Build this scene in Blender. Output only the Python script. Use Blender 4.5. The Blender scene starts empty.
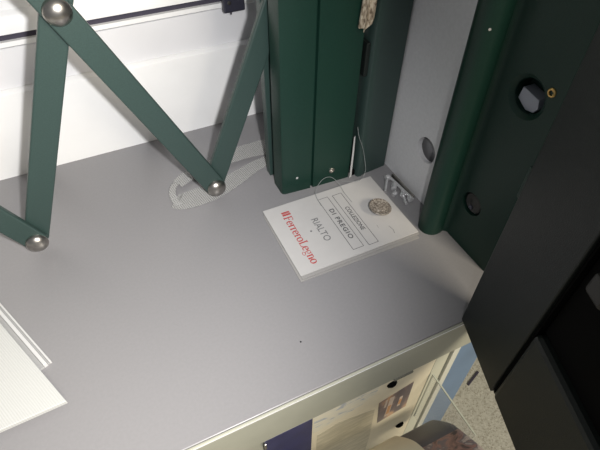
import bpy, bmesh, math, random
from mathutils import Vector, Matrix
random.seed(4)
scene = bpy.context.scene
COL = scene.collection

# ---------------------------------------------------------------- camera
F, NY, YAW, CH = 470.0, 665.0, math.radians(25.3), 0.55
tilt = math.atan2(NY - 225.0, F)
cd = bpy.data.cameras.new('camera')
cam = bpy.data.objects.new('camera', cd); COL.objects.link(cam)
cam.location = (0, 0, CH)
cam.rotation_euler = (tilt, 0, -YAW)
cd.sensor_fit = 'HORIZONTAL'; cd.sensor_width = 36.0; cd.lens = 36.0 * F / 600.0
cd.clip_start = 0.01
scene.camera = cam

# ---------------------------------------------------------------- world, lights, exposure
vs = scene.view_settings
scene.display_settings.display_device = 'sRGB'
vs.view_transform = 'Standard'; vs.look = 'None'; vs.exposure = 0.0; vs.gamma = 1.0
vs.use_curve_mapping = False
W = bpy.data.worlds.new('world'); scene.world = W; W.use_nodes = True
W.node_tree.nodes['Background'].inputs[0].default_value = (0.95, 0.97, 1.0, 1)
W.node_tree.nodes['Background'].inputs[1].default_value = 0.21

def area(name, loc, target, size, power, col, size_y=None):
    l = bpy.data.lights.new(name, 'AREA'); l.energy = power; l.color = col
    l.shape = 'RECTANGLE' if size_y else 'DISK'
    l.size = size
    if size_y: l.size_y = size_y
    o = bpy.data.objects.new(name, l); COL.objects.link(o)
    o.location = loc
    o.rotation_euler = (Vector(target) - Vector(loc)).to_track_quat('-Z', 'Y').to_euler()
    return o
# camera's own flash, a little to the right of the lens
fl = bpy.data.lights.new('camera_flash', 'SPOT'); fl.energy = 34.0; fl.color = (1.0, 0.985, 0.975)
fl.spot_size = math.radians(98); fl.spot_blend = 1.0; fl.shadow_soft_size = 0.012
fo = bpy.data.objects.new('camera_flash', fl); COL.objects.link(fo); fo.location = (0.054, -0.026, 0.572)
fo.rotation_euler = (Vector((-0.12, 0.52, 0.06)) - fo.location).to_track_quat('-Z', 'Y').to_euler()
# ceiling tubes of the hall behind the photographer
area('hall_ceiling_light', (0.7, -1.5, 1.5), (0.35, 0.2, -0.4), 0.9, 54.0, (1.0, 0.90, 0.72), 0.5)

# ---------------------------------------------------------------- materials
def pmat(name, col, rough=0.5, metal=0.0, spec=0.5, noise=0.0, nscale=40.0, bump=0.0, bscale=400.0, alpha=1.0, trans=0.0, coat=0.0):
    m = bpy.data.materials.new(name); m.use_nodes = True
    nt = m.node_tree; b = nt.nodes['Principled BSDF']
    b.inputs['Base Color'].default_value = (*col, 1)
    b.inputs['Roughness'].default_value = rough
    b.inputs['Metallic'].default_value = metal
    b.inputs['Specular IOR Level'].default_value = spec
    b.inputs['Transmission Weight'].default_value = trans
    b.inputs['Coat Weight'].default_value = coat
    b.inputs['Alpha'].default_value = alpha
    tc = nt.nodes.new('ShaderNodeTexCoord')
    if noise > 0:
        n = nt.nodes.new('ShaderNodeTexNoise'); n.inputs['Scale'].default_value = nscale
        n.inputs['Detail'].default_value = 5
        nt.links.new(tc.outputs['Object'], n.inputs['Vector'])
        r = nt.nodes.new('ShaderNodeValToRGB')
        r.color_ramp.elements[0].position = 0.35; r.color_ramp.elements[1].position = 0.65
        r.color_ramp.elements[0].color = (*[c * (1 - noise) for c in col], 1)
        r.color_ramp.elements[1].color = (*[min(1, c * (1 + noise)) for c in col], 1)
        nt.links.new(n.outputs['Fac'], r.inputs['Fac'])
        nt.links.new(r.outputs['Color'], b.inputs['Base Color'])
    if bump > 0:
        n2 = nt.nodes.new('ShaderNodeTexNoise'); n2.inputs['Scale'].default_value = bscale
        nt.links.new(tc.outputs['Object'], n2.inputs['Vector'])
        bp = nt.nodes.new('ShaderNodeBump'); bp.inputs['Strength'].default_value = bump
        bp.inputs['Distance'].default_value = 0.001
        nt.links.new(n2.outputs['Fac'], bp.inputs['Height'])
        nt.links.new(bp.outputs['Normal'], b.inputs['Normal'])
    return m

M_shelf  = pmat('grey_laminate', (0.235, 0.23, 0.237), 0.38, spec=0.45, noise=0.02, nscale=260, bump=0.03, bscale=900)
M_side   = pmat('grey_side_laminate', (0.68, 0.68, 0.695), 0.42, noise=0.03, nscale=200, bump=0.06, bscale=900)
M_cream  = pmat('cream_painted_edge', (0.36, 0.36, 0.295), 0.5, noise=0.03, nscale=30)
M_white  = pmat('white_lacquer', (0.80, 0.80, 0.80), 0.38, noise=0.02, nscale=12)
M_white2 = pmat('white_lacquer_rail', (0.68, 0.68, 0.70), 0.4, noise=0.02, nscale=12)
M_gasket = pmat('dark_gasket', (0.035, 0.03, 0.05), 0.6)
M_green  = pmat('green_powder_coat', (0.0065, 0.029, 0.0205), 0.42, spec=0.35, noise=0.10, nscale=500, bump=0.15, bscale=1500)
M_bar    = pmat('green_grey_bar_paint', (0.027, 0.050, 0.045), 0.42, spec=0.5, noise=0.10, nscale=600, bump=0.12, bscale=1500)
M_dgreen = pmat('near_black_green_paint', (0.010, 0.014, 0.013), 0.45, spec=0.35, noise=0.12, nscale=300, bump=0.2, bscale=900)
M_black2 = pmat('black_gloss_lock', (0.008, 0.009, 0.009), 0.35)
M_black  = pmat('matt_black', (0.002, 0.002, 0.002), 0.8, spec=0.08)
M_steel  = pmat('brushed_steel', (0.42, 0.40, 0.37), 0.30, metal=1.0, noise=0.12, nscale=150)
M_chrome = pmat('chrome', (0.72, 0.72, 0.73), 0.22, metal=0.6)
M_brass  = pmat('brass', (0.62, 0.42, 0.16), 0.3, metal=1.0)
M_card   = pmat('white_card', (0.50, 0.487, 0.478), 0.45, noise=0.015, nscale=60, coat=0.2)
M_card2  = pmat('card_edge_shaded', (0.30, 0.29, 0.28), 0.5)  # white card darkened, puts shade into the lower edges of the stack
M_red    = pmat('red_ink', (0.42, 0.045, 0.045), 0.5)
M_redl   = pmat('pale_red_ink', (0.50, 0.22, 0.20), 0.5)
M_inkg   = pmat('grey_ink', (0.17, 0.17, 0.175), 0.5)
M_inkd   = pmat('dark_grey_ink', (0.08, 0.08, 0.085), 0.5)
M_navy   = pmat('navy_cover', (0.030, 0.032, 0.10), 0.4, noise=0.15, nscale=30)
M_blue   = pmat('blue_panel', (0.13, 0.21, 0.34), 0.4, noise=0.08, nscale=10)
M_lblue  = pmat('light_blue_foot', (0.35, 0.55, 0.66), 0.4)
M_dark   = pmat('dark_grey_cover', (0.07, 0.07, 0.095), 0.4, noise=0.1, nscale=30)
M_creamp = pmat('cream_paper', (0.78, 0.71, 0.54), 0.55, noise=0.03, nscale=30)
M_clear  = pmat('clear_acrylic', (0.95, 0.97, 0.95), 0.05, alpha=0.12, spec=0.6)
M_acedge = pmat('acrylic_edge', (0.55, 0.58, 0.50), 0.2, alpha=0.75)
M_wire   = pmat('clear_nylon_wire', (0.32, 0.34, 0.34), 0.2, alpha=0.7)
M_tag    = pmat('white_plastic', (0.45, 0.45, 0.45), 0.4)

def nodes(m): return m.node_tree, m.node_tree.nodes['Principled BSDF']

# white grained door sample
M_grain = pmat('white_grained_board', (0.62, 0.625, 0.605), 0.45)
nt, b = nodes(M_grain)
tc = nt.nodes.new('ShaderNodeTexCoord'); mp = nt.nodes.new('ShaderNodeMapping')
mp.inputs['Rotation'].default_value = (0, 0, math.radians(-24.3))
mp2 = nt.nodes.new('ShaderNodeMapping'); mp2.inputs['Scale'].default_value = (14, 1.6, 1)
wv = nt.nodes.new('ShaderNodeTexWave'); wv.inputs['Scale'].default_value = 9; wv.inputs['Distortion'].default_value = 5
wv.inputs['Detail'].default_value = 2; wv.inputs['Detail Scale'].default_value = 0.8
nt.links.new(tc.outputs['Object'], mp.inputs['Vector']); nt.links.new(mp.outputs[0], mp2.inputs[0]); nt.links.new(mp2.outputs[0], wv.inputs['Vector'])
bp = nt.nodes.new('ShaderNodeBump'); bp.inputs['Strength'].default_value = 0.2; bp.inputs['Distance'].default_value = 0.001
nt.links.new(wv.outputs['Fac'], bp.inputs['Height']); nt.links.new(bp.outputs[0], b.inputs['Normal'])
cr = nt.nodes.new('ShaderNodeValToRGB'); cr.color_ramp.elements[0].color = (0.455, 0.46, 0.445, 1); cr.color_ramp.elements[1].color = (0.50, 0.505, 0.495, 1)
nt.links.new(wv.outputs['Fac'], cr.inputs[0]); nt.links.new(cr.outputs[0], b.inputs['Base Color'])

# terrazzo
M_floor = pmat('speckled_terrazzo', (0.6, 0.58, 0.48), 0.35)
nt, b = nodes(M_floor)
tc = nt.nodes.new('ShaderNodeTexCoord')
v1 = nt.nodes.new('ShaderNodeTexVoronoi'); v1.inputs['Scale'].default_value = 260
n1 = nt.nodes.new('ShaderNodeTexNoise'); n1.inputs['Scale'].default_value = 70; n1.inputs['Detail'].default_value = 4
nt.links.new(tc.outputs['Object'], v1.inputs['Vector']); nt.links.new(tc.outputs['Object'], n1.inputs['Vector'])
hs = nt.nodes.new('ShaderNodeSeparateColor'); nt.links.new(v1.outputs['Color'], hs.inputs[0])
cr = nt.nodes.new('ShaderNodeValToRGB')
cr.color_ramp.elements[0].position = 0.0; cr.color_ramp.elements[0].color = (0.40, 0.385, 0.315, 1)
cr.color_ramp.elements[1].position = 1.0; cr.color_ramp.elements[1].color = (0.58, 0.57, 0.50, 1)
e = cr.color_ramp.elements.new(0.3); e.color = (0.47, 0.455, 0.385, 1)
e = cr.color_ramp.elements.new(0.08); e.color = (0.34, 0.32, 0.26, 1)
nt.links.new(hs.outputs[0], cr.inputs[0])
mx = nt.nodes.new('ShaderNodeMixRGB'); mx.blend_type = 'MULTIPLY'; mx.inputs[0].default_value = 0.25
nt.links.new(cr.outputs[0], mx.inputs[1]); nt.links.new(n1.outputs['Fac'], mx.inputs[2]); nt.links.new(mx.outputs[0], b.inputs['Base Color'])

# woven translucent tape
M_mesh = pmat('woven_white_tape', (0.42, 0.42, 0.41), 0.6)
nt, b = nodes(M_mesh)
tc = nt.nodes.new('ShaderNodeTexCoord')
ck = nt.nodes.new('ShaderNodeTexChecker'); ck.inputs['Scale'].default_value = 420
mp = nt.nodes.new('ShaderNodeMapping'); mp.inputs['Rotation'].default_value = (0, 0, 0.6)
nt.links.new(tc.outputs['Object'], mp.inputs['Vector']); nt.links.new(mp.outputs[0], ck.inputs['Vector'])
mr = nt.nodes.new('ShaderNodeMapRange'); mr.inputs[3].default_value = 0.35; mr.inputs[4].default_value = 0.80
nt.links.new(ck.outputs['Fac'], mr.inputs[0]); nt.links.new(mr.outputs[0], b.inputs['Alpha'])

def pattern(name, stops, scale, dist=4.0, rough=0.5, mapscale=(1, 1, 1)):
    m = pmat(name, stops[0][1], rough); nt, b = nodes(m)
    tc = nt.nodes.new('ShaderNodeTexCoord'); mp = nt.nodes.new('ShaderNodeMapping'); mp.inputs['Scale'].default_value = mapscale
    n = nt.nodes.new('ShaderNodeTexNoise'); n.inputs['Scale'].default_value = scale; n.inputs['Detail'].default_value = 5
    n.inputs['Distortion'].default_value = dist
    nt.links.new(tc.outputs['Object'], mp.inputs['Vector']); nt.links.new(mp.outputs[0], n.inputs['Vector'])
    cr = nt.nodes.new('ShaderNodeValToRGB')
    cr.color_ramp.elements[0].position = stops[0][0]; cr.color_ramp.elements[0].color = (*stops[0][1], 1)
    cr.color_ramp.elements[1].position = stops[-1][0]; cr.color_ramp.elements[1].color = (*stops[-1][1], 1)
    for p, c in stops[1:-1]:
        e = cr.color_ramp.elements.new(p); e.color = (*c, 1)
    nt.links.new(n.outputs['Fac'], cr.inputs[0]); nt.links.new(cr.outputs[0], b.inputs['Base Color'])
    return m
M_bronze = pattern('speckled_bronze_disc', [(0.38, (0.09, 0.075, 0.06)), (0.5, (0.20, 0.17, 0.145)), (0.62, (0.36, 0.33, 0.29))], 420, 0.5, 0.4)
M_photo = pattern('reddish_picture_print', [(0.35, (0.07, 0.05, 0.05)), (0.46, (0.30, 0.17, 0.15)), (0.54, (0.15, 0.13, 0.15)), (0.62, (0.50, 0.42, 0.39))], 38, 1.0, 0.4)
M_paperstrip = pattern('beige_patterned_strip', [(0.38, (0.12, 0.09, 0.06)), (0.5, (0.33, 0.27, 0.20)), (0.62, (0.52, 0.46, 0.36))], 260, 0.5, 0.7, (1, 1, 0.5))
M_map = pattern('olive_texture_print', [(0.3, (0.50, 0.46, 0.33)), (0.5, (0.60, 0.55, 0.41)), (0.7, (0.70, 0.64, 0.49))], 60, 0.5, 0.5, (0.6, 1, 2.5))
M_marble = pattern('marbled_grey_print', [(0.36, (0.46, 0.48, 0.50)), (0.45, (0.72, 0.69, 0.57)), (0.7, (0.78, 0.72, 0.56))], 35, 2.5, 0.5, (0.6, 1, 1.6))
M_picture = pattern('brown_picture_print', [(0.40, (0.16, 0.13, 0.13)), (0.52, (0.30, 0.22, 0.19)), (0.64, (0.62, 0.38, 0.22))], 40, 0.3, 0.4, (1, 1, 0.5))

# ---------------------------------------------------------------- mesh helpers
def finish(name, bm, mat, parent=None, bevel=0.0, smooth=False, segs=2):
    bmesh.ops.recalc_face_normals(bm, faces=bm.faces)
    me = bpy.data.meshes.new(name); bm.to_mesh(me); bm.free()
    me.materials.append(mat)
    o = bpy.data.objects.new(name, me); COL.objects.link(o)
    if smooth:
        for p in me.polygons: p.use_smooth = True
        try: me.set_sharp_from_angle(angle=math.radians(40))
        except Exception: pass
    if bevel > 0:
        md = o.modifiers.new('bevel', 'BEVEL'); md.width = bevel; md.segments = segs; md.limit_method = 'ANGLE'
        md.angle_limit = math.radians(50)
    if parent: 
        o.parent = parent
        o.matrix_parent_inverse = Matrix.Translation(parent_origin(parent)).inverted()
    return o

def parent_origin(p):
    v = Vector(p.location); q = p.parent
    if q is not None and q.type == 'EMPTY': return Vector(q.location) if p.type != 'EMPTY' else v
    return v if p.type == 'EMPTY' else Vector((0, 0, 0))

def sub(name, bm, mat, parent, **k):
    """part of a part: the part's own matrix is identity in world space, so no offset is needed"""
    o = finish(name, bm, mat, None, **k); o.parent = parent
    o.matrix_parent_inverse = Matrix.Identity(4)
    return o

def thing(name, label, cat, loc=(0, 0, 0), group=None):
    o = bpy.data.objects.new(name, None); COL.objects.link(o); o.location = loc
    o.empty_display_size = 0.02
    o['label'] = label; o['category'] = cat
    if group: o['group'] = group
    return o
def tag(o, label, cat, group=None):
    o['label'] = label; o['category'] = cat
    if group: o['group'] = group
    return o

def box(bm, x0, x1, y0, y1, z0, z1):
    vs_ = [bm.verts.new((x, y, z)) for x in (x0, x1) for y in (y0, y1) for z in (z0, z1)]
    for f in ((0, 1, 3, 2), (4, 6, 7, 5), (0, 4, 5, 1), (2, 3, 7, 6), (0, 2, 6, 4), (1, 5, 7, 3)):
        bm.faces.new([vs_[i] for i in f])
def prism(bm, pts, z0, z1):
    """closed outline in XY, extruded in Z"""
    a = [bm.verts.new((x, y, z0)) for x, y in pts]; c = [bm.verts.new((x, y, z1)) for x, y in pts]
    n = len(pts)
    bm.faces.new(a[::-1]); bm.faces.new(c)
    for i in range(n): bm.faces.new((a[i], a[(i + 1) % n], c[(i + 1) % n], c[i]))
def prism_x(bm, pts, x0, x1):
    """closed outline in YZ, extruded in X"""
    a = [bm.verts.new((x0, y, z)) for y, z in pts]; c = [bm.verts.new((x1, y, z)) for y, z in pts]
    n = len(pts)
    bm.faces.new(a[::-1]); bm.faces.new(c)
    for i in range(n): bm.faces.new((a[i], a[(i + 1) % n], c[(i + 1) % n], c[i]))
def lathe(bm, prof, loc, axis=(0, 0, 1), n=32):
    """prof: list of (radius, height) along axis"""
    q = Vector(axis).normalized().to_track_quat('Z', 'Y').to_matrix()
    L = Vector(loc); rings = []
    for r, h in prof:
        if r < 1e-6: rings.append([bm.verts.new(L + q @ Vector((0, 0, h)))])
        else: rings.append([bm.verts.new(L + q @ Vector((r * math.cos(2 * math.pi * i / n), r * math.sin(2 * math.pi * i / n), h))) for i in range(n)])
    for a, c in zip(rings, rings[1:]):
        if len(a) == 1 and len(c) == 1: continue
        for i in range(n):
            j = (i + 1) % n
            if len(a) == 1: bm.faces.new((a[0], c[i], c[j]))
            elif len(c) == 1: bm.faces.new((a[i], a[j], c[0]))
            else: bm.faces.new((a[i], a[j], c[j], c[i]))
    for rg in (rings[0], rings[-1]):
        if len(rg) > 1: bm.faces.new(rg)
def tube(bm, pts, r, n=8):
    P_ = [Vector(p) for p in pts]
    rings = []
    ref = Vector((0, 0, 1))
    for i, p in enumerate(P_):
        t = (P_[min(i + 1, len(P_) - 1)] - P_[max(i - 1, 0)]).normalized()
        u = t.cross(ref)
        if u.length < 0.05: u = t.cross(Vector((0, 1, 0)))
        u.normalize(); w = t.cross(u)
        rings.append([bm.verts.new(p + r * (math.cos(2 * math.pi * k / n) * u + math.sin(2 * math.pi * k / n) * w)) for k in range(n)])
    for a, c in zip(rings, rings[1:]):
        for k in range(n): bm.faces.new((a[k], a[(k + 1) % n], c[(k + 1) % n], c[k]))
    bm.faces.new(rings[0]); bm.faces.new(rings[-1])
def smooth_path(pts, n=8):
    P_ = [Vector(p) for p in pts]; out = []
    for i in range(len(P_) - 1):
        p0 = P_[max(i - 1, 0)]; p1 = P_[i]; p2 = P_[i + 1]; p3 = P_[min(i + 2, len(P_) - 1)]
        for k in range(n):
            t = k / n
            out.append(0.5 * ((2 * p1) + (-p0 + p2) * t + (2 * p0 - 5 * p1 + 4 * p2 - p3) * t * t + (-p0 + 3 * p1 - 3 * p2 + p3) * t ** 3))
    out.append(P_[-1]); return out

def cut(o, cutter_bm):
    """subtract a solid from a mesh and keep the result as plain mesh"""
    bmesh.ops.recalc_face_normals(cutter_bm, faces=cutter_bm.faces)
    me = bpy.data.meshes.new('tmp'); cutter_bm.to_mesh(me); cutter_bm.free()
    c = bpy.data.objects.new('tmp', me); COL.objects.link(c)
    md = o.modifiers.new('cut', 'BOOLEAN'); md.operation = 'DIFFERENCE'; md.object = c; md.solver = 'EXACT'
    dg = bpy.context.evaluated_depsgraph_get(); dg.update()
    nm = bpy.data.meshes.new_from_object(o.evaluated_get(dg))
    o.modifiers.clear(); old = o.data; o.data = nm; nm.name = old.name if False else o.name
    bpy.data.objects.remove(c); bpy.data.meshes.remove(me)
    return o
B = bmesh.new

# ---------------------------------------------------------------- setting: floor and wall behind the stand
bm = B(); box(bm, -1.6, 2.8, -1.6, 1.12, -0.90, -0.85)
o = finish('floor', bm, M_floor); o['kind'] = 'structure'
bm = B(); box(bm, -1.6, 2.8, 1.12, 1.16, -0.90, 1.6)
o = finish('wall_back', bm, pmat('hall_wall', (0.55, 0.54, 0.48), 0.7)); o['kind'] = 'structure'

# ---------------------------------------------------------------- display counter
ctr = thing('display_counter', 'flat grey counter top with cream front edge, under the gate and sample cards', 'counter', (0, 0.5, -0.85))
bm = B(); box(bm, -0.95, 0.465, 0.212, 0.83, -0.030, 0.0)
finish('counter_top', bm, M_shelf, ctr, bevel=0.0012)
bm = B(); box(bm, -0.95, 0.4645, 0.2085, 0.2118, -0.081, -0.0012)
o = finish('front_edge', bm, M_cream, ctr, bevel=0.0008); o['label'] = 'cream front edge strip'
bm = B(); box(bm, -0.95, 0.4295, 0.216, 0.81, -0.85, -0.0305)
o = finish('cabinet_body', bm, M_cream, ctr, bevel=0.002); o['label'] = 'cream cabinet body'
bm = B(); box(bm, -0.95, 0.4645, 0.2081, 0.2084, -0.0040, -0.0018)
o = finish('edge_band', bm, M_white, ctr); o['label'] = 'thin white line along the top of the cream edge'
# vertical trim strips on the front
bm = B(); box(bm, 0.3235, 0.348, 0.212, 0.2158, -0.84, -0.0815)
o = finish('trim_strip', bm, pmat('cream_trim', (0.58, 0.58, 0.47), 0.45), ctr, bevel=0.0006)
bm = B(); box(bm, 0.3515, 0.3635, 0.209, 0.2158, -0.84, -0.0815)
o = finish('trim_strip', bm, pmat('pale_trim', (0.66, 0.66, 0.58), 0.4), ctr, bevel=0.0006)
bm = B(); box(bm, 0.3480, 0.3512, 0.2142, 0.2158, -0.84, -0.0815)
finish('trim_groove', bm, pmat('trim_groove_grey', (0.20, 0.20, 0.17), 0.5), ctr)
bm = B(); box(bm, 0.3668, 0.4290, 0.2135, 0.2158, -0.84, -0.0815)
o = finish('blue_panel', bm, M_blue, ctr); o['label'] = 'blue front panel'
# upright side board with round hole
bm = B(); box(bm, 0.426, 0.4345, 0.3945, 0.83, 0.0, 0.62)
sbt = thing('side_board', 'upright grey side board with a round hole, standing at the right end of the counter', 'board', (0.435, 0.6, 0))
sb = finish('board', bm, M_side, sbt)
cb = B(); lathe(cb, [(0.0213, -0.0), (0.0213, 0.10)], (0.40, 0.4445, 0.0955), (1, 0, 0), 40)
cut(sb, cb)
bm = B(); box(bm, 0.4440, 0.452, 0.3945, 0.83, 0.0, 0.62)
finish('backing_board', bm, pmat('backing_grey', (0.30, 0.30, 0.31), 0.5), sbt)

# ---------------------------------------------------------------- white door panel at the back
wd = thing('white_door_panel', 'white lacquered door panel with horizontal rails standing behind the lattice gate', 'door panel', (0.0, 0.80, 0))
prof = [(0.788, 0.0), (0.788, 0.144), (0.7885, 0.1495), (0.793, 0.153), (0.800, 0.154), (0.826, 0.154), (0.826, 0.0)]
bm = B(); prism_x(bm, prof, -0.95, 0.4255)
finish('lower_panel', bm, M_white, wd, smooth=True)
bm = B(); prism_x(bm, [(0.799, 0.1542), (0.799, 0.2175), (0.826, 0.2175), (0.826, 0.1542)], -0.95, 0.4255)
o = finish('middle_rail', bm, M_white2, wd, smooth=True)
bm = B(); prism_x(bm, [(0.799, 0.2177), (0.793, 0.2190), (0.790, 0.2215), (0.790, 0.2285), (0.826, 0.2285), (0.826, 0.2177)], -0.95, 0.4255)
finish('rail_bead', bm, M_white, wd, smooth=True)
bm = B(); box(bm, -0.95, 0.4255, 0.797, 0.826, 0.2287, 0.2400)
o = finish('gasket', bm, M_gasket, wd); o['label'] = 'dark gasket between the rails'
bm = B(); prism_x(bm, [(0.787, 0.2402), (0.787, 0.262), (0.791, 0.267), (0.797, 0.270), (0.797, 0.60), (0.826, 0.60), (0.826, 0.2402)], -0.95, 0.4255)
finish('upper_panel', bm, M_white, wd, smooth=True)
bm = B(); box(bm, 0.226, 0.264, 0.774, 0.7868, 0.216, 0.262)
lb = finish('lock_box', bm, pmat('dark_lock', (0.03, 0.03, 0.045), 0.4), wd, bevel=0.003); lb['label'] = 'dark lock box'
bm = B(); lathe(bm, [(0.0, 0.002), (0.003, 0.0015), (0.0035, 0.0)], (0.236, 0.7739, 0.233), (0, -1, 0), 14)
sub('screw', bm, M_steel, lb, smooth=True)
bm = B(); lathe(bm, [(0.0015, 0.0), (0.0015, 0.004)], (0.241, 0.785, 0.2095), (0, 0, 1), 10)
sub('pin', bm, M_gasket, lb)

# ---------------------------------------------------------------- lattice gate
gate = thing('lattice_gate', 'dark green folding lattice gate of flat bars joined by steel rivets', 'gate', (-0.017, 0.59, 0))
J1, J2, J3 = (0.121, 0.027), (-0.017, 0.337), (-0.156, 0.026)
HW = 0.0165
def bar(p, q, y0, y1, ext0, ext1):
    a = Vector((p[0], p[1])); c = Vector((q[0], q[1])); d = (c - a).normalized(); n = Vector((-d.y, d.x))
    a2 = a - d * ext0; c2 = c + d * ext1
    pts = []
    # rounded ends
    for k in range(9):
        t = math.pi / 2 + math.pi * k / 8
        pts.append(a2 + d * HW * 0.75 * math.cos(t) + n * HW * math.sin(t))
    for k in range(9):
        t = -math.pi / 2 + math.pi * k / 8
        pts.append(c2 + d * HW * 0.75 * math.cos(t) + n * HW * math.sin(t))
    bm = B()
    A = [bm.verts.new((v.x, y0, v.y)) for v in pts]; C = [bm.verts.new((v.x, y1, v.y)) for v in pts]
    bm.faces.new(A); bm.faces.new(C[::-1]); m = len(pts)
    for i in range(m): bm.faces.new((A[i], C[i], C[(i + 1) % m], A[(i + 1) % m]))
    return finish('lattice_bar', bm, M_bar, gate, bevel=0.0022)
ext = lambda p, q, k: (q[0] + (q[0] - p[0]) * k, q[1] + (q[1] - p[1]) * k)
YF0, YF1, YB0, YB1 = 0.577, 0.586, 0.5865, 0.5965
bar(J1, ext(J1, J2, 0.72), YF0, YF1, 0.0, 0.0)           # long front bar
bar(J3, ext(J3, J2, 0.72), YB0, YB1, 0.0, 0.0)           # rear bar
bar(J1, (0.262, 0.345), YB0, YB1, 0.0, 0.25)             # rear bar up to the post
bar(J3, (-0.295, 0.336), YF0, YF1, 0.0, 0.0)             # front bar leaving left
J5 = (-0.295, 0.336)
for j in (J1, J2, J3, J5):
    bm = B(); lathe(bm, [(0.0155, 0.0), (0.0155, 0.0015), (0.0135, 0.005), (0.0095, 0.0082), (0.005, 0.0098), (0.0, 0.0103)], (j[0], YF0 - 0.0003, j[1]), (0, -1, 0), 32)
    o = finish('rivet', bm, M_steel, gate, smooth=True); o['label'] = 'domed steel rivet'
bm = B(); box(bm, 0.2235, 0.240, 0.5965, 0.612, 0.0, 0.62)
finish('end_channel', bm, M_bar, gate, bevel=0.001)

# ---------------------------------------------------------------- green shutter posts
p1 = thing('shutter_post', 'wider dark green steel post with a vertical groove, standing behind the card stack', 'post', (0.286, 0.555, 0))
prof = [(0.2225, 0.548), (0.2235, 0.543), (0.2275, 0.5405), (0.2735, 0.5375), (0.2745, 0.5425), (0.2775, 0.5425), (0.2785, 0.5372), (0.344, 0.5345), (0.3475, 0.5355), (0.3485, 0.540), (0.3485, 0.560), (0.300, 0.5745), (0.2225, 0.5745)]
bm = B(); prism(bm, prof, 0.0, 0.62)
post1 = finish('post_body', bm, M_green, p1, smooth=True)
def screw(parent, name, loc, axis, r, mat, lab=None):
    bm = B(); lathe(bm, [(r, -0.0002), (r, r * 0.3), (r * 0.75, r * 0.5), (r * 0.45, r * 0.5), (r * 0.42, r * 0.1), (0, r * 0.1)], loc, axis, 24)
    o = finish(name, bm, mat, parent, smooth=True)
    if lab: o['label'] = lab
screw(p1, 'screw', (0.3125, 0.5356, 0.0275), (0, -1, 0), 0.0052, M_steel, 'steel screw near the foot of the post')
bm = B(); lathe(bm, [(0.0022, 0), (0.002, 0.0006), (0, 0.0007)], (0.249, 0.5390, 0.030), (0, -1, 0), 12)  # small pale disc on the post face
o = finish('pale_spot', bm, M_tag, p1); o['label'] = 'small pale spot'
p2 = thing('shutter_post', 'narrower dark green steel post standing in the corner against the grey side board', 'post', (0.39, 0.55, 0))
prof = [(0.3600, 0.560), (0.3600, 0.531), (0.3625, 0.5275), (0.3675, 0.5265), (0.376, 0.5300), (0.4215, 0.5345), (0.4250, 0.5385), (0.4250, 0.575), (0.366, 0.575)]
bm = B(); prism(bm, prof, 0.0, 0.62)
post2 = finish('post_body', bm, M_bar, p2, smooth=True)
bm = B(); box(bm, 0.3492, 0.3598, 0.563, 0.568, 0.0, 0.62)
finish('inner_web', bm, M_dgreen, p2)
bm = B(); box(bm, 0.3530, 0.3598, 0.533, 0.5625, 0.192, 0.243)
o = finish('latch', bm, M_dgreen, p2, bevel=0.001)
bm = B(); box(bm, 0.3530, 0.3598, 0.5345, 0.5625, 0.0, 0.011)
finish('foot_tab', bm, M_black, p2, bevel=0.001)

# white tag strip and beige folded strip in the gap
bm = B()
a = [(0.3500, 0.5325, 0.085), (0.3520, 0.5325, 0.088), (0.3530, 0.5325, 0.060), (0.3500, 0.5290, 0.004), (0.3460, 0.5290, 0.002), (0.3492, 0.5320, 0.050)]
A = [bm.verts.new(v) for v in a]; C = [bm.verts.new((x, y + 0.0008, z)) for x, y, z in a]
bm.faces.new(A); bm.faces.new(C[::-1])
for i in range(6): bm.faces.new((A[i], C[i], C[(i + 1) % 6], A[(i + 1) % 6]))
tag(finish('tape_strip', bm, M_tag), 'thin white strip standing in the gap between the two green posts', 'strip')

fs = thing('folded_strip', 'beige patterned folded strip hanging at the top of the gap between the posts', 'strip', (0.348, 0.52, 0.27))
def slat(x0, x1, y0, y1, zb, w, tilt_):
    bm = B()
    pts = [(x0, y0), (x1, y1), (x1, y1 + 0.0025), (x0, y0 + 0.0025)]
    A = [bm.verts.new((x, y, zb + (0.0 if k in (0, 3) else w))) for k, (x, y) in enumerate(pts)]
    C = [bm.verts.new((x + tilt_, y, 0.45)) for x, y in pts]
    bm.faces.new(A[::-1]); bm.faces.new(C)
    for i in range(4): bm.faces.new((A[i], A[(i + 1) % 4], C[(i + 1) % 4], C[i]))
    finish('strip_fold', bm, M_paperstrip, fs)
slat(0.3345, 0.3390, 0.5290, 0.5230, 0.270, 0.002, 0.016)
slat(0.3393, 0.3440, 0.5230, 0.5275, 0.266, 0.002, 0.014)
slat(0.3443, 0.3500, 0.5275, 0.5225, 0.268, 0.008, 0.013)
slat(0.3503, 0.3555, 0.5225, 0.5265, 0.276, 0.006, 0.010)

# nylon wire
w = [(0.349, 0.524, 0.112), (0.351, 0.520, 0.095), (0.357, 0.515, 0.075), (0.3615, 0.511, 0.05), (0.3620, 0.506, 0.028), (0.352, 0.505, 0.014), (0.338, 0.512, 0.011), (0.322, 0.518, 0.012)]
bm = B(); tube(bm, smooth_path(w, 8), 0.00038, 6)
nw = tag(finish('nylon_wire', bm, M_wire, smooth=True), 'thin clear nylon wire curling out of the gap between the posts', 'wire')
w = [(0.266, 0.480, 0.0105), (0.268, 0.505, 0.012), (0.277, 0.518, 0.018), (0.293, 0.525, 0.024), (0.306, 0.522, 0.024), (0.313, 0.508, 0.018), (0.314, 0.490, 0.012), (0.316, 0.468, 0.0095)]
bm = B(); tube(bm, smooth_path(w, 8), 0.00038, 6)
tag(finish('nylon_wire', bm, M_wire, smooth=True), 'small arched loop of clear wire over the back edge of the top card', 'wire')

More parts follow.
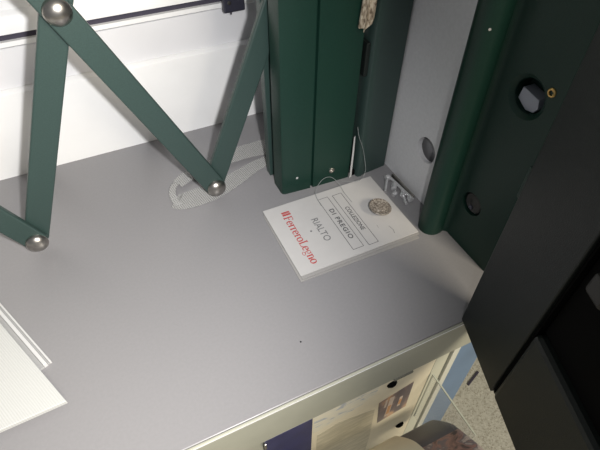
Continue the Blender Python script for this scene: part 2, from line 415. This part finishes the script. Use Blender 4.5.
# ---------------------------------------------------------------- card stack
CX, CY = 0.1755, 0.3685      # near-left corner of the top card (world), text runs towards -Y
CW, CL = 0.2035, 0.1450
def card(z0, z1, dx, dy, rot, label, mat):
    bm = B(); box(bm, 0, CW, 0, CL, z0, z1)
    bmesh.ops.rotate(bm, verts=bm.verts, cent=(CW / 2, CL / 2, 0), matrix=Matrix.Rotation(rot, 3, 'Z'))
    bmesh.ops.translate(bm, verts=bm.verts, vec=(CX + dx, CY + dy, 0))
    return finish('sample_card', bm, mat, None if label is None else None, bevel=0.0003)
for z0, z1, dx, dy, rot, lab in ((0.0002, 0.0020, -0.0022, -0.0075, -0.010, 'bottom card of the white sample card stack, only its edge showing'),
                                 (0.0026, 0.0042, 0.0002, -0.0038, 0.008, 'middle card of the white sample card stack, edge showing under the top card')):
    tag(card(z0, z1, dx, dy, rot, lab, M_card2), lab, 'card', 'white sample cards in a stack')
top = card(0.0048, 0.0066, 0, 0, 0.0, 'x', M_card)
tag(top, 'top white sample card printed FerreroLegno in red, with a round knob on it', 'card', 'white sample cards in a stack')
ZT = 0.00665
def W2(s, t, z=ZT): return (CX + t, CY + s, z)        # s: distance from near edge (text runs to smaller s), t: from left edge
def stroke(bm, pts, w0, w1=None, z=ZT):
    """flat ribbon; pts in (reading, up) local metres already mapped to world xy"""
    w1 = w0 if w1 is None else w1
    P_ = [Vector((p[0], p[1])) for p in pts]; n = len(P_); L = []; R = []
    for i, p in enumerate(P_):
        d = (P_[min(i + 1, n - 1)] - P_[max(i - 1, 0)]); d = d.normalized() if d.length > 0 else Vector((1, 0))
        nn = Vector((-d.y, d.x)); ww = w0[i] if isinstance(w0, (list, tuple)) else w0
        L.append(bm.verts.new((p.x + nn.x * ww / 2, p.y + nn.y * ww / 2, z))); R.append(bm.verts.new((p.x - nn.x * ww / 2, p.y - nn.y * ww / 2, z)))
    for i in range(n - 1): bm.faces.new((L[i], L[i + 1], R[i + 1], R[i]))
def arc(cx, cy, rx, ry, a0, a1, n=16):
    return [(cx + rx * math.cos(math.radians(a0 + (a1 - a0) * k / n)), cy + ry * math.sin(math.radians(a0 + (a1 - a0) * k / n))) for k in range(n + 1)]
def arcw(a0, a1, n=16, thick=0.125, thin=0.05):
    out = []
    for k in range(n + 1):
        a = math.radians(a0 + (a1 - a0) * k / n); out.append(thin + (thick - thin) * abs(math.cos(a)) ** 1.2)
    return out
T, t_ = 0.125, 0.050
G = {
 'F': ([([(0.14, 0), (0.14, 0.72)], T), ([(0.03, 0.70), (0.50, 0.70)], t_), ([(0.14, 0.38), (0.38, 0.38)], t_), ([(0.03, 0.018), (0.26, 0.018)], t_),
        ([(0.49, 0.72), (0.49, 0.56)], t_), ([(0.38, 0.46), (0.38, 0.30)], t_)], 0.54),
 'e': ([(arc(0.22, 0.24, 0.17, 0.23, 0, 315), arcw(0, 315)), ([(0.05, 0.26), (0.40, 0.26)], t_)], 0.45),
 'r': ([([(0.11, 0), (0.11, 0.48)], T), ([(0.02, 0.018), (0.22, 0.018)], t_), ([(0.02, 0.46), (0.11, 0.46)], t_), (arc(0.25, 0.33, 0.13, 0.13, 165, 45, 8), 0.06)], 0.36),
 'o': ([(arc(0.23, 0.24, 0.18, 0.23, 0, 360, 24), arcw(0, 360, 24))], 0.48),
 'L': ([([(0.14, 0), (0.14, 0.72)], T), ([(0.03, 0.70), (0.26, 0.70)], t_), ([(0.03, 0.018), (0.52, 0.018)], t_), ([(0.51, 0.0), (0.51, 0.19)], t_)], 0.56),
 'g': ([(arc(0.20, 0.32, 0.14, 0.155, 0, 360, 20), arcw(0, 360, 20, 0.08, 0.03)), (arc(0.21, -0.10, 0.17, 0.115, 0, 360, 20), 0.045), ([(0.10, 0.20), (0.08, 0.10), (0.2, 0.03), (0.3, 0.01)], 0.05), ([(0.30, 0.42), (0.42, 0.46)], 0.05)], 0.45),
 'n': ([([(0.11, 0), (0.11, 0.48)], T), ([(0.02, 0.018), (0.20, 0.018)], t_), ([(0.02, 0.46), (0.11, 0.46)], t_), (arc(0.245, 0.32, 0.135, 0.145, 165, 0, 10), 0.06), ([(0.38, 0.33), (0.38, 0)], T), ([(0.29, 0.018), (0.47, 0.018)], t_)], 0.50),
}
def lay_text(word, unit, s0, t0, squeeze=1.0):
    bm = B(); adv = 0.0
    for k, ch in enumerate(word):
        strokes, a = G[ch]
        for si, (pts, w) in enumerate(strokes):
            loc = [W2(s0 - (adv + px_) * unit * squeeze, t0 + py_ * unit)[:2] for px_, py_ in pts]
            wd_ = [x * unit for x in w] if isinstance(w, list) else w * unit
            stroke(bm, loc, wd_, z=ZT + 0.00002 * (si % 5))
        adv += a
    return bm
bm = lay_text('FerreroLegno', 0.0193, 0.1170, 0.0240, 1.0)
o = sub('maker_lettering', bm, M_red, top); o['label'] = 'red serif lettering reading FerreroLegno'
bm = B()
for k, (a, c) in enumerate(((0.0, 0.0028), (0.0034, 0.0044), (0.0052, 0.0086))):
    x0, y0, _ = W2(0.128 - a, 0.0250); x1, y1, _ = W2(0.128 - c, 0.0390)
    bm.faces.new([bm.verts.new(v) for v in ((x0, y0, ZT), (x0, y1, ZT), (x1, y1, ZT), (x1, y0, ZT))])
o = sub('maker_emblem', bm, M_red, top); o['label'] = 'small striped red emblem'
def btext(name, body, size, s0, t0, mat, length=None, spacing=1.0, bold=0.0):
    cu = bpy.data.curves.new('t', 'FONT'); cu.body = body; cu.size = size; cu.space_character = spacing; cu.offset = bold
    cu.resolution_u = 3
    ob = bpy.data.objects.new('t', cu); COL.objects.link(ob)
    dg = bpy.context.evaluated_depsgraph_get(); dg.update()
    me = bpy.data.meshes.new_from_object(ob.evaluated_get(dg))
    xs = [v.co.x for v in me.vertices]; x0, x1 = min(xs), max(xs); k = (length / (x1 - x0)) if length else 1.0
    for v in me.vertices:
        s = s0 - (v.co.x - x0) * k; t = t0 + v.co.y
        v.co = Vector(W2(s, t))
    bpy.data.objects.remove(ob); bpy.data.curves.remove(cu)
    me.materials.clear(); me.materials.append(mat); me.name = name
    o = bpy.data.objects.new(name, me); COL.objects.link(o); o.parent = top
    return o
btext('pattern_lettering', 'RIALTO', 0.0165, 0.0945, 0.0625, M_inkg, 0.0510, 1.0, 0.0001).__setitem__('label', 'grey lettering reading RIALTO')
btext('line_lettering', 'DI PREGIO', 0.0110, 0.1020, 0.0990, M_inkd, 0.0700, 1.2, 0.00025).__setitem__('label', 'lettering reading DI PREGIO in a box')
btext('line_lettering', 'COLLEZIONE', 0.0100, 0.0960, 0.1250, M_inkd, 0.0560, 1.0, 0.0002).__setitem__('label', 'lettering reading COLLEZIONE in a box')
def frame_rect(s0, s1, t0, t1, w=0.0009):
    bm = B()
    P4 = [W2(s0, t0)[:2], W2(s0, t1)[:2], W2(s1, t1)[:2], W2(s1, t0)[:2]]
    for i in range(4): stroke(bm, [P4[i], P4[(i + 1) % 4]], w)
    o = sub('printed_frame', bm, M_inkd, top)
frame_rect(0.1300, 0.0110, 0.0930, 0.1110)
frame_rect(0.1290, 0.0090, 0.1195, 0.1360)
bm = B()
stroke(bm, [W2(0.030, 0.168)[:2], W2(0.020, 0.170)[:2], W2(0.013, 0.168)[:2]], 0.0008)
stroke(bm, [W2(0.040, 0.152)[:2], W2(0.032, 0.151)[:2]], 0.0005)
sub('scuff_mark', bm, M_inkg, top)
bm = B(); lathe(bm, [(0.0018, 0), (0.0016, 0.0003), (0, 0.0003)], W2(0.072, 0.052, ZT - 0.0001), (0, 0, 1), 10)
sub('spot', bm, M_inkg, top)

# round knob resting on the card
kb = thing('round_knob', 'round speckled bronze knob lying on the far right of the top card', 'knob', (0.3455, 0.4325, ZT))
ax = (0.10, -0.10, 1.0)
bm = B(); lathe(bm, [(0.006, 0.0), (0.005, 0.002), (0.0045, 0.008), (0.008, 0.010)], (0.3455, 0.4325, ZT), (0.03, -0.03, 1), 24)
o = finish('neck', bm, M_tag, kb, smooth=True)
bm = B(); lathe(bm, [(0.0, 0.0095), (0.0165, 0.0098), (0.0181, 0.0108), (0.0185, 0.0118), (0.0176, 0.0128), (0.0150, 0.0124), (0.0140, 0.0116), (0.0095, 0.0118), (0.0088, 0.0126), (0.0066, 0.0128), (0.0, 0.0126)], (0.3455, 0.4325, ZT), ax, 40)
o = finish('disc', bm, M_bronze, kb, smooth=True)

# ---------------------------------------------------------------- chrome fitting in the corner
hw = thing('chrome_fitting', 'small chrome fitting with little arms lying along the foot of the side board', 'fitting', (0.405, 0.46, 0))
bm = B(); tube(bm, [(0.4085, 0.500, 0.006), (0.4110, 0.465, 0.006), (0.4135, 0.432, 0.006)], 0.0028, 12)
finish('rod', bm, M_chrome, hw, smooth=True)
bm = B(); box(bm, 0.4145, 0.4185, 0.435, 0.500, 0.0, 0.010)
finish('base_strip', bm, M_steel, hw, bevel=0.001)
for pts in ([(0.404, 0.496, 0.008), (0.397, 0.489, 0.008), (0.388, 0.477, 0.004), (0.383, 0.471, 0.0035)], [(0.410, 0.461, 0.006), (0.406, 0.450, 0.005), (0.401, 0.438, 0.004), (0.399, 0.430, 0.0035)]):
    bm = B(); tube(bm, smooth_path(pts, 5), 0.0026, 12); finish('arm', bm, M_chrome, hw, smooth=True)
for loc, ax_, r, h in (((0.399, 0.497, 0.007), (1, 0, 0), 0.0055, 0.008), ((0.398, 0.468, 0.006), (0.6, 0.8, 0), 0.005, 0.013), ((0.389, 0.457, 0.0045), (1, 0.3, 0), 0.0042, 0.009), ((0.405, 0.446, 0.006), (0, 1, 0), 0.0055, 0.007), ((0.409, 0.432, 0.0055), (0.2, 1, 0), 0.005, 0.008)):
    bm = B(); lathe(bm, [(r * 0.6, 0), (r, r * 0.2), (r, h - r * 0.2), (r * 0.6, h)], loc, ax_, 16)
    finish('collar', bm, M_chrome, hw, smooth=True)

# ---------------------------------------------------------------- woven tape on the counter
def ribbon(bm, cl, wd_, z):
    pts = smooth_path([(x, y, zz) for (x, y), zz in zip(cl, z)], 8); n = len(pts); Lr = []; Rr = []
    ws = smooth_path([(w_, 0, 0) for w_ in wd_], 8)
    for i, p in enumerate(pts):
        d = pts[min(i + 1, n - 1)] - pts[max(i - 1, 0)]; d.z = 0; d.normalize(); nn = Vector((-d.y, d.x, 0)); w_ = ws[i].x / 2
        Lr.append([bm.verts.new(p + nn * w_), bm.verts.new(p + nn * w_ + Vector((0, 0, 0.0006)))])
        Rr.append([bm.verts.new(p - nn * w_), bm.verts.new(p - nn * w_ + Vector((0, 0, 0.0006)))])
    for i in range(n - 1):
        bm.faces.new((Lr[i][1], Rr[i][1], Rr[i + 1][1], Lr[i + 1][1])); bm.faces.new((Lr[i][0], Lr[i + 1][0], Rr[i + 1][0], Rr[i][0]))
        bm.faces.new((Lr[i][0], Lr[i][1], Lr[i + 1][1], Lr[i + 1][0])); bm.faces.new((Rr[i][0], Rr[i + 1][0], Rr[i + 1][1], Rr[i][1]))
bm = B()
ribbon(bm, [(0.262, 0.672), (0.200, 0.672), (0.145, 0.664), (0.100, 0.655), (0.068, 0.640)], [0.046, 0.038, 0.030, 0.028, 0.024], [0.004, 0.006, 0.006, 0.006, 0.005])
ribbon(bm, [(0.262, 0.640), (0.215, 0.634), (0.165, 0.615), (0.115, 0.600), (0.068, 0.598), (0.054, 0.606)], [0.024, 0.026, 0.034, 0.042, 0.040, 0.030], [0.0006] * 6)
ribbon(bm, [(0.0585, 0.588), (0.0535, 0.602), (0.0535, 0.618), (0.060, 0.634), (0.068, 0.642)], [0.010, 0.011, 0.011, 0.011, 0.010], [0.0012, 0.0035, 0.006, 0.0065, 0.006])
tag(finish('woven_tape', bm, M_mesh), 'looped band of white woven mesh tape lying on the counter under the gate', 'tape')

# ---------------------------------------------------------------- green door edge with lock holes (right)
dr = thing('green_door_edge', 'dark green steel door section with rounded edge and lock hole along the side board', 'door', (0.42, 0.32, 0))
prof = [(0.4600, 0.3940), (0.4150, 0.3940)]
for k in range(13):                                   # bulging bead
    a = math.radians(75 + 205 * k / 12); prof.append((0.4060 + 0.0185 * math.cos(a), 0.3740 + 0.0185 * math.sin(a)))
prof += [(0.4130, 0.3560), (0.4185, 0.3580), (0.4215, 0.3565), (0.4237, 0.3530), (0.4237, 0.2680), (0.4245, 0.2640), (0.4270, 0.2610), (0.4310, 0.2600), (0.4600, 0.2600)]
bm = B(); prism(bm, prof, 0.0, 0.62)
db = finish('door_body', bm, M_green, dr)
cb = B(); lathe(cb, [(0.0208, -0.02), (0.0208, 0.0262)], (0.4237, 0.3085, 0.2660), (1, 0, 0), 40); cut(db, cb)
cb = B(); lathe(cb, [(0.0300, -0.0020), (0.0262, 0.0), (0.0225, 0.0028), (0.0204, 0.0050), (0.0, 0.0050)], (0.4237, 0.3085, 0.2660), (1, 0, 0), 40); cut(db, cb)
cb = B(); lathe(cb, [(0.0180, -0.02), (0.0180, 0.010)], (0.4237, 0.3270, 0.0840), (1, 0, 0), 36); cut(db, cb)
for p in db.data.polygons: p.use_smooth = True
db.data.set_sharp_from_angle(angle=math.radians(35))
# pale bolt seen inside the upper hole
bm = B()
pts = [(0.3240, 0.2690), (0.2985, 0.2650), (0.2955, 0.2550), (0.3000, 0.2480), (0.3110, 0.2460), (0.3260, 0.2540)]
A = [bm.verts.new((0.4330, y, z)) for y, z in pts]; C = [bm.verts.new((0.4495, y, z)) for y, z in pts]
bm.faces.new(A); bm.faces.new(C[::-1])
for i in range(len(pts)): bm.faces.new((A[i], C[i], C[(i + 1) % len(pts)], A[(i + 1) % len(pts)]))
o = finish('lock_bolt', bm, pmat('pale_blue_grey_plastic', (0.34, 0.36, 0.42), 0.4), dr, bevel=0.0008); o['label'] = 'pale grey block inside the upper hole'
bm = B(); lathe(bm, [(0.0052, -0.001), (0.0052, 0.0012), (0.0040, 0.0020), (0.0030, 0.0018), (0.0024, -0.0002), (0, -0.0002)], (0.4237, 0.2815, 0.2865), (-1, 0, 0), 24)
o = finish('screw', bm, M_brass, dr, smooth=True); o['label'] = 'brass screw beside the upper hole'
bm = B(); lathe(bm, [(0.0176, 0.0), (0.0176, 0.0040), (0.0150, 0.0056), (0.0120, 0.0044), (0.0060, 0.0052), (0.0, 0.0052)], (0.4330, 0.3270, 0.0840), (-1, 0, 0), 30)
lc = finish('lock_cylinder', bm, M_dark, dr, smooth=True)
lc.data.materials[0] = M_black2
bm = B(); box(bm, 0.4262, 0.4300, 0.3270, 0.3330, 0.0710, 0.0770)
sub('key_slot', bm, M_dark, lc, bevel=0.001)
bm = B(); lathe(bm, [(0.0016, 0), (0.0015, 0.0006), (0, 0.0007)], (0.3940, 0.3605, 0.3270), (-0.6, -0.8, 0), 12)
o = finish('pale_spot', bm, M_tag, dr)  # small pale disc on the rounded edge

# ---------------------------------------------------------------- near-black shutter leaf at the right
sl = thing('shutter_leaf', 'large near-black green shutter leaf opened out over the front edge of the counter', 'shutter', (0.33, 0.15, 0.0))
U = Vector((0.287 - 0.3425, 0.056 - 0.2155)).normalized(); V = Vector((-U.y, U.x))     # along the leaf, and outwards
if V.x < 0: V = -V
O_ = Vector((0.3425, 0.2155))
def leaf(name, u0, u1, v0, v1, z0, z1, mat, bevel=0.0015, parent=sl):
    q = [O_ + U * u + V * v for u, v in ((u0, v0), (u1, v0), (u1, v1), (u0, v1))]
    bm = B(); prism(bm, [(p.x, p.y) for p in q], z0, z1)
    return finish(name, bm, mat, parent, bevel=bevel)
leaf('leaf_board', 0.0, 0.1020, 0.0, 0.040, 0.001, 0.62, M_dgreen)
leaf('seam_strip', 0.1021, 0.1050, 0.004, 0.040, 0.001, 0.62, M_black, 0)
leaf('lower_board', 0.1055, 0.42, 0.0, 0.040, 0.001, 0.143, M_dgreen, 0.006)
leaf('recess_dark_sheet', 0.1055, 0.42, 0.010, 0.040, 0.1435, 0.62, M_black, 0.001)  # black sheet standing in for the darkness of a deep recess
o = leaf('pull_handle', 0.116, 0.140, 0.002, 0.0098, 0.232, 0.256, pmat('olive_grey_handle', (0.018, 0.018, 0.016), 0.5), 0.006)
leaf('hinge_lug', -0.006, -0.0003, 0.002, 0.014, 0.222, 0.262, M_green, 0.0015)

# ---------------------------------------------------------------- brochures on the front of the cabinet
nv = B(); box(nv, 0.0480, 0.1180, 0.2090, 0.2155, -0.40, -0.0825)
o = tag(finish('navy_folder', nv, M_navy, bevel=0.001), 'dark navy folder hanging under the counter edge, left of the cream poster', 'folder')
bm = B(); box(bm, 0.0470, 0.0500, 0.2065, 0.2088, -0.105, -0.0880)
c_ = sub('clip', bm, M_steel, o, bevel=0.0006)

bp_ = thing('cream_poster', 'cream illustrated poster with a picture inset, clipped to the cabinet front below the counter edge', 'poster', (0.22, 0.2115, -0.40))
Y0 = 0.2120
bm = B(); box(bm, 0.1190, 0.3225, Y0, 0.2156, -0.42, -0.0825)
pg = finish('sheet', bm, M_creamp, bp_)
def patch(name, pts, mat, y, parent):
    bm = B(); A = [bm.verts.new((x, y, z)) for x, z in pts]; C = [bm.verts.new((x, y + 0.0002, z)) for x, z in pts]
    bm.faces.new(A); bm.faces.new(C[::-1]); n = len(pts)
    for i in range(n): bm.faces.new((A[i], C[i], C[(i + 1) % n], A[(i + 1) % n]))
    return sub(name, bm, mat, parent)
patch('marbled_print', [(0.121, -0.088), (0.225, -0.088), (0.222, -0.112), (0.200, -0.128), (0.165, -0.140), (0.121, -0.150)], M_marble, Y0 - 0.0003, pg)
patch('olive_print', [(0.128, -0.165), (0.165, -0.155), (0.200, -0.165), (0.228, -0.175), (0.234, -0.30), (0.234, -0.41), (0.128, -0.41)], M_map, Y0 - 0.0003, pg)
ph = patch('picture', [(0.2330, -0.1580), (0.2930, -0.1380), (0.2960, -0.2350), (0.2420, -0.2480)], M_picture, Y0 - 0.0005, pg)
Mp1 = pmat('orange_print', (0.55, 0.30, 0.15), 0.5); Mp2 = pmat('pale_print', (0.60, 0.50, 0.42), 0.5); Mp3 = pmat('dark_print', (0.13, 0.12, 0.13), 0.5)
bm = B()
for (a, c, z0, z1) in ((0.246, 0.2500, -0.19, -0.162), (0.2530, 0.2620, -0.232, -0.160), (0.2740, 0.2800, -0.212, -0.176)): box(bm, a, c, Y0 - 0.0009, Y0 - 0.0006, z0, z1)
tw = finish('pale_shapes', bm, Mp2); tw.parent = pg; tw.matrix_parent_inverse = Matrix.Identity(4)
bm = B()
for (a, c, z0, z1) in ((0.2545, 0.2605, -0.225, -0.190), (0.2745, 0.2795, -0.205, -0.185)): box(bm, a, c, Y0 - 0.0012, Y0 - 0.00095, z0, z1)
tw = finish('orange_shapes', bm, Mp1); tw.parent = pg; tw.matrix_parent_inverse = Matrix.Identity(4)
for (x, z) in ((0.2470, -0.103), (0.3000, -0.322)):
    bm = B(); lathe(bm, [(0.0, 0.005), (0.004, 0.0045), (0.0068, 0.0025), (0.0072, 0.0)], (x, Y0 - 0.0001, z), (0, -1, 0), 20)
    for v in bm.verts: v.co.x = x + (v.co.x - x) * 1.15
    o = finish('clip', bm, M_black, bp_, smooth=True); o['label'] = 'round black clip'
bm = B(); box(bm, 0.246, 0.278, 0.2075, Y0 - 0.0001, -0.088, -0.0825)
o = finish('hanger', bm, pmat('grey_hanger', (0.16, 0.16, 0.13), 0.5), bp_, bevel=0.001)

# clear acrylic pocket on the front
ap = thing('acrylic_pocket', 'clear acrylic brochure pocket fixed to the cabinet front below the counter', 'holder', (0.32, 0.17, -0.135))
bm = B(); box(bm, 0.3240, 0.3255, 0.1080, 0.2063, -0.300, -0.1370)
finish('side_plate', bm, M_clear, ap)
bm = B(); box(bm, 0.3236, 0.3259, 0.1080, 0.2085, -0.1368, -0.1350)
o = finish('plate_rim', bm, M_acedge, ap); o['label'] = 'frosted rim of the pocket'

bm = B(); box(bm, 0.3238, 0.3257, 0.2065, 0.2085, -0.300, -0.1372)
o = finish('plate_rim', bm, M_acedge, ap)

# ---------------------------------------------------------------- curled catalogues
st = thing('catalogue_stand', 'dark stand under the curled catalogues in front of the cabinet', 'stand', (0.2, 0.05, -0.85))
bm = B(); box(bm, 0.06, 0.305, -0.04, 0.10, -0.270, -0.255); finish('stand_top', bm, M_dark, st, bevel=0.002)
bm = B(); box(bm, 0.12, 0.17, 0.0, 0.05, -0.83, -0.2702); finish('column', bm, M_dark, st, bevel=0.004)
bm = B(); box(bm, 0.05, 0.24, -0.06, 0.11, -0.85, -0.8302); finish('base', bm, M_dark, st, bevel=0.003)
def sheet(name, prof, x0, x1, th, mat, parent=None):
    pts = smooth_path([(0, y, z) for y, z in prof], 6); n = len(pts); up = []
    for i, p in enumerate(pts):
        d = (pts[min(i + 1, n - 1)] - pts[max(i - 1, 0)]).normalized(); nn = Vector((0, d.z, -d.y))
        up.append(p - nn * th)
    outl = [(p.y, p.z) for p in pts] + [(p.y, p.z) for p in reversed(up)]
    bm = B(); a = [bm.verts.new((x0, y, z)) for y, z in outl]; c = [bm.verts.new((x1, y, z)) for y, z in outl]; m = len(outl)
    for i in range(m): bm.faces.new((a[i], a[(i + 1) % m], c[(i + 1) % m], c[i]))
    for i in range(n - 1):
        bm.faces.new((a[i], a[m - 1 - i], a[m - 2 - i], a[i + 1])); bm.faces.new((c[i], c[i + 1], c[m - 2 - i], c[m - 1 - i]))
    return finish(name, bm, mat, parent, smooth=True)
DP = [(0.184, -0.285), (0.176, -0.249), (0.149, -0.198), (0.126, -0.177), (0.085, -0.150), (0.040, -0.150), (0.000, -0.180), (-0.030, -0.240)]
dk = thing('curled_catalogue', 'curled dark grey catalogue with a reddish picture, lying right of the cream one', 'catalogue', (0.28, 0.08, -0.25))
cv = sheet('cover', DP, 0.2506, 0.330, 0.010, M_dark, dk)
DP2 = [(0.1365, -0.1850), (0.126, -0.1764), (0.085, -0.1494), (0.040, -0.1494), (0.000, -0.1794), (-0.028, -0.235)]
pc = sheet('cover_picture', DP2, 0.2508, 0.3298, 0.0004, M_photo, dk)
CP = [(0.180, -0.250), (0.174, -0.220), (0.147, -0.165), (0.123, -0.140), (0.085, -0.118), (0.040, -0.118), (0.000, -0.145), (-0.030, -0.200)]
o = tag(sheet('curled_catalogue', CP, 0.060, 0.250, 0.008, M_creamp), 'curled plain cream catalogue overlapping the dark one at the bottom edge', 'catalogue')

# ---------------------------------------------------------------- white grained door sample at the left
ws = thing('white_door_sample', 'white wood-grained door sample with stepped frame strips lying on the counter at the left', 'door sample', (-0.2, 0.4, 0))
A0 = Vector((-0.1485, 0.3160))
D0 = Vector((math.cos(math.radians(114.3)), math.sin(math.radians(114.3))))
E0 = Vector((math.cos(math.radians(182.4)), math.sin(math.radians(182.4))))
def wpoly(pts, z0, z1, name, mat, bev=0.0008):
    bm = B(); prism(bm, [(p.x, p.y) for p in pts], z0, z1); return finish(name, bm, mat, ws, bevel=bev)
wpoly([A0, A0 + D0 * 0.40, A0 + D0 * 0.40 + E0 * 0.26, A0 + E0 * 0.26], 0.0095, 0.0160, 'grained_board', M_grain)
N0 = Vector((D0.y, -D0.x))          # to the right of the edge
S0 = A0 + D0 * 0.068
M_groove_shade = pmat('groove_shade_grey', (0.33, 0.33, 0.33), 0.5)  # grooves coloured grey to hold the shadow beside the board edge
M_frame = pmat('white_frame_lacquer', (0.55, 0.55, 0.55), 0.4)
for a, c, z1, m in ((-0.030, 0.0055, 0.0030, M_groove_shade), (0.0055, 0.0100, 0.0075, M_frame), (0.0100, 0.0125, 0.0030, M_groove_shade), (0.0125, 0.0150, 0.0060, M_frame)):
    wpoly([S0 + N0 * a, S0 + N0 * c, S0 + N0 * c + D0 * 0.345, S0 + N0 * a + D0 * 0.345], 0.0, z1, 'frame_strip', m, 0.0006)
wpoly([A0 + D0 * 0.075 + E0 * 0.03, A0 + D0 * 0.38 + E0 * 0.03, A0 + D0 * 0.38 + E0 * 0.22, A0 + D0 * 0.075 + E0 * 0.22], 0.0031, 0.0094, 'core', M_white2)

# small dark scrap on the floor
bm = B(); q = [Vector((0.740, 0.346)), Vector((0.797, 0.367)), Vector((0.7955, 0.374)), Vector((0.738, 0.353))]
prism(bm, [(p.x, p.y) for p in q], -0.85, -0.845)
tag(finish('dark_scrap', bm, M_gasket, bevel=0.001), 'small dark scrap lying on the speckled floor beside the blue panel', 'scrap')
# dust speck on the counter
bm = B(); lathe(bm, [(0.0012, 0), (0.0010, 0.0004), (0, 0.0005)], (0.132, 0.277, 0), (0, 0, 1), 10)
sp = finish('speck', bm, M_black, ctr)

# the posts and the side board lean very slightly to the right
for o_ in (p1, p2, sbt):
    o_.rotation_euler.y = math.radians(0.7)
fs.location.x += 0.003
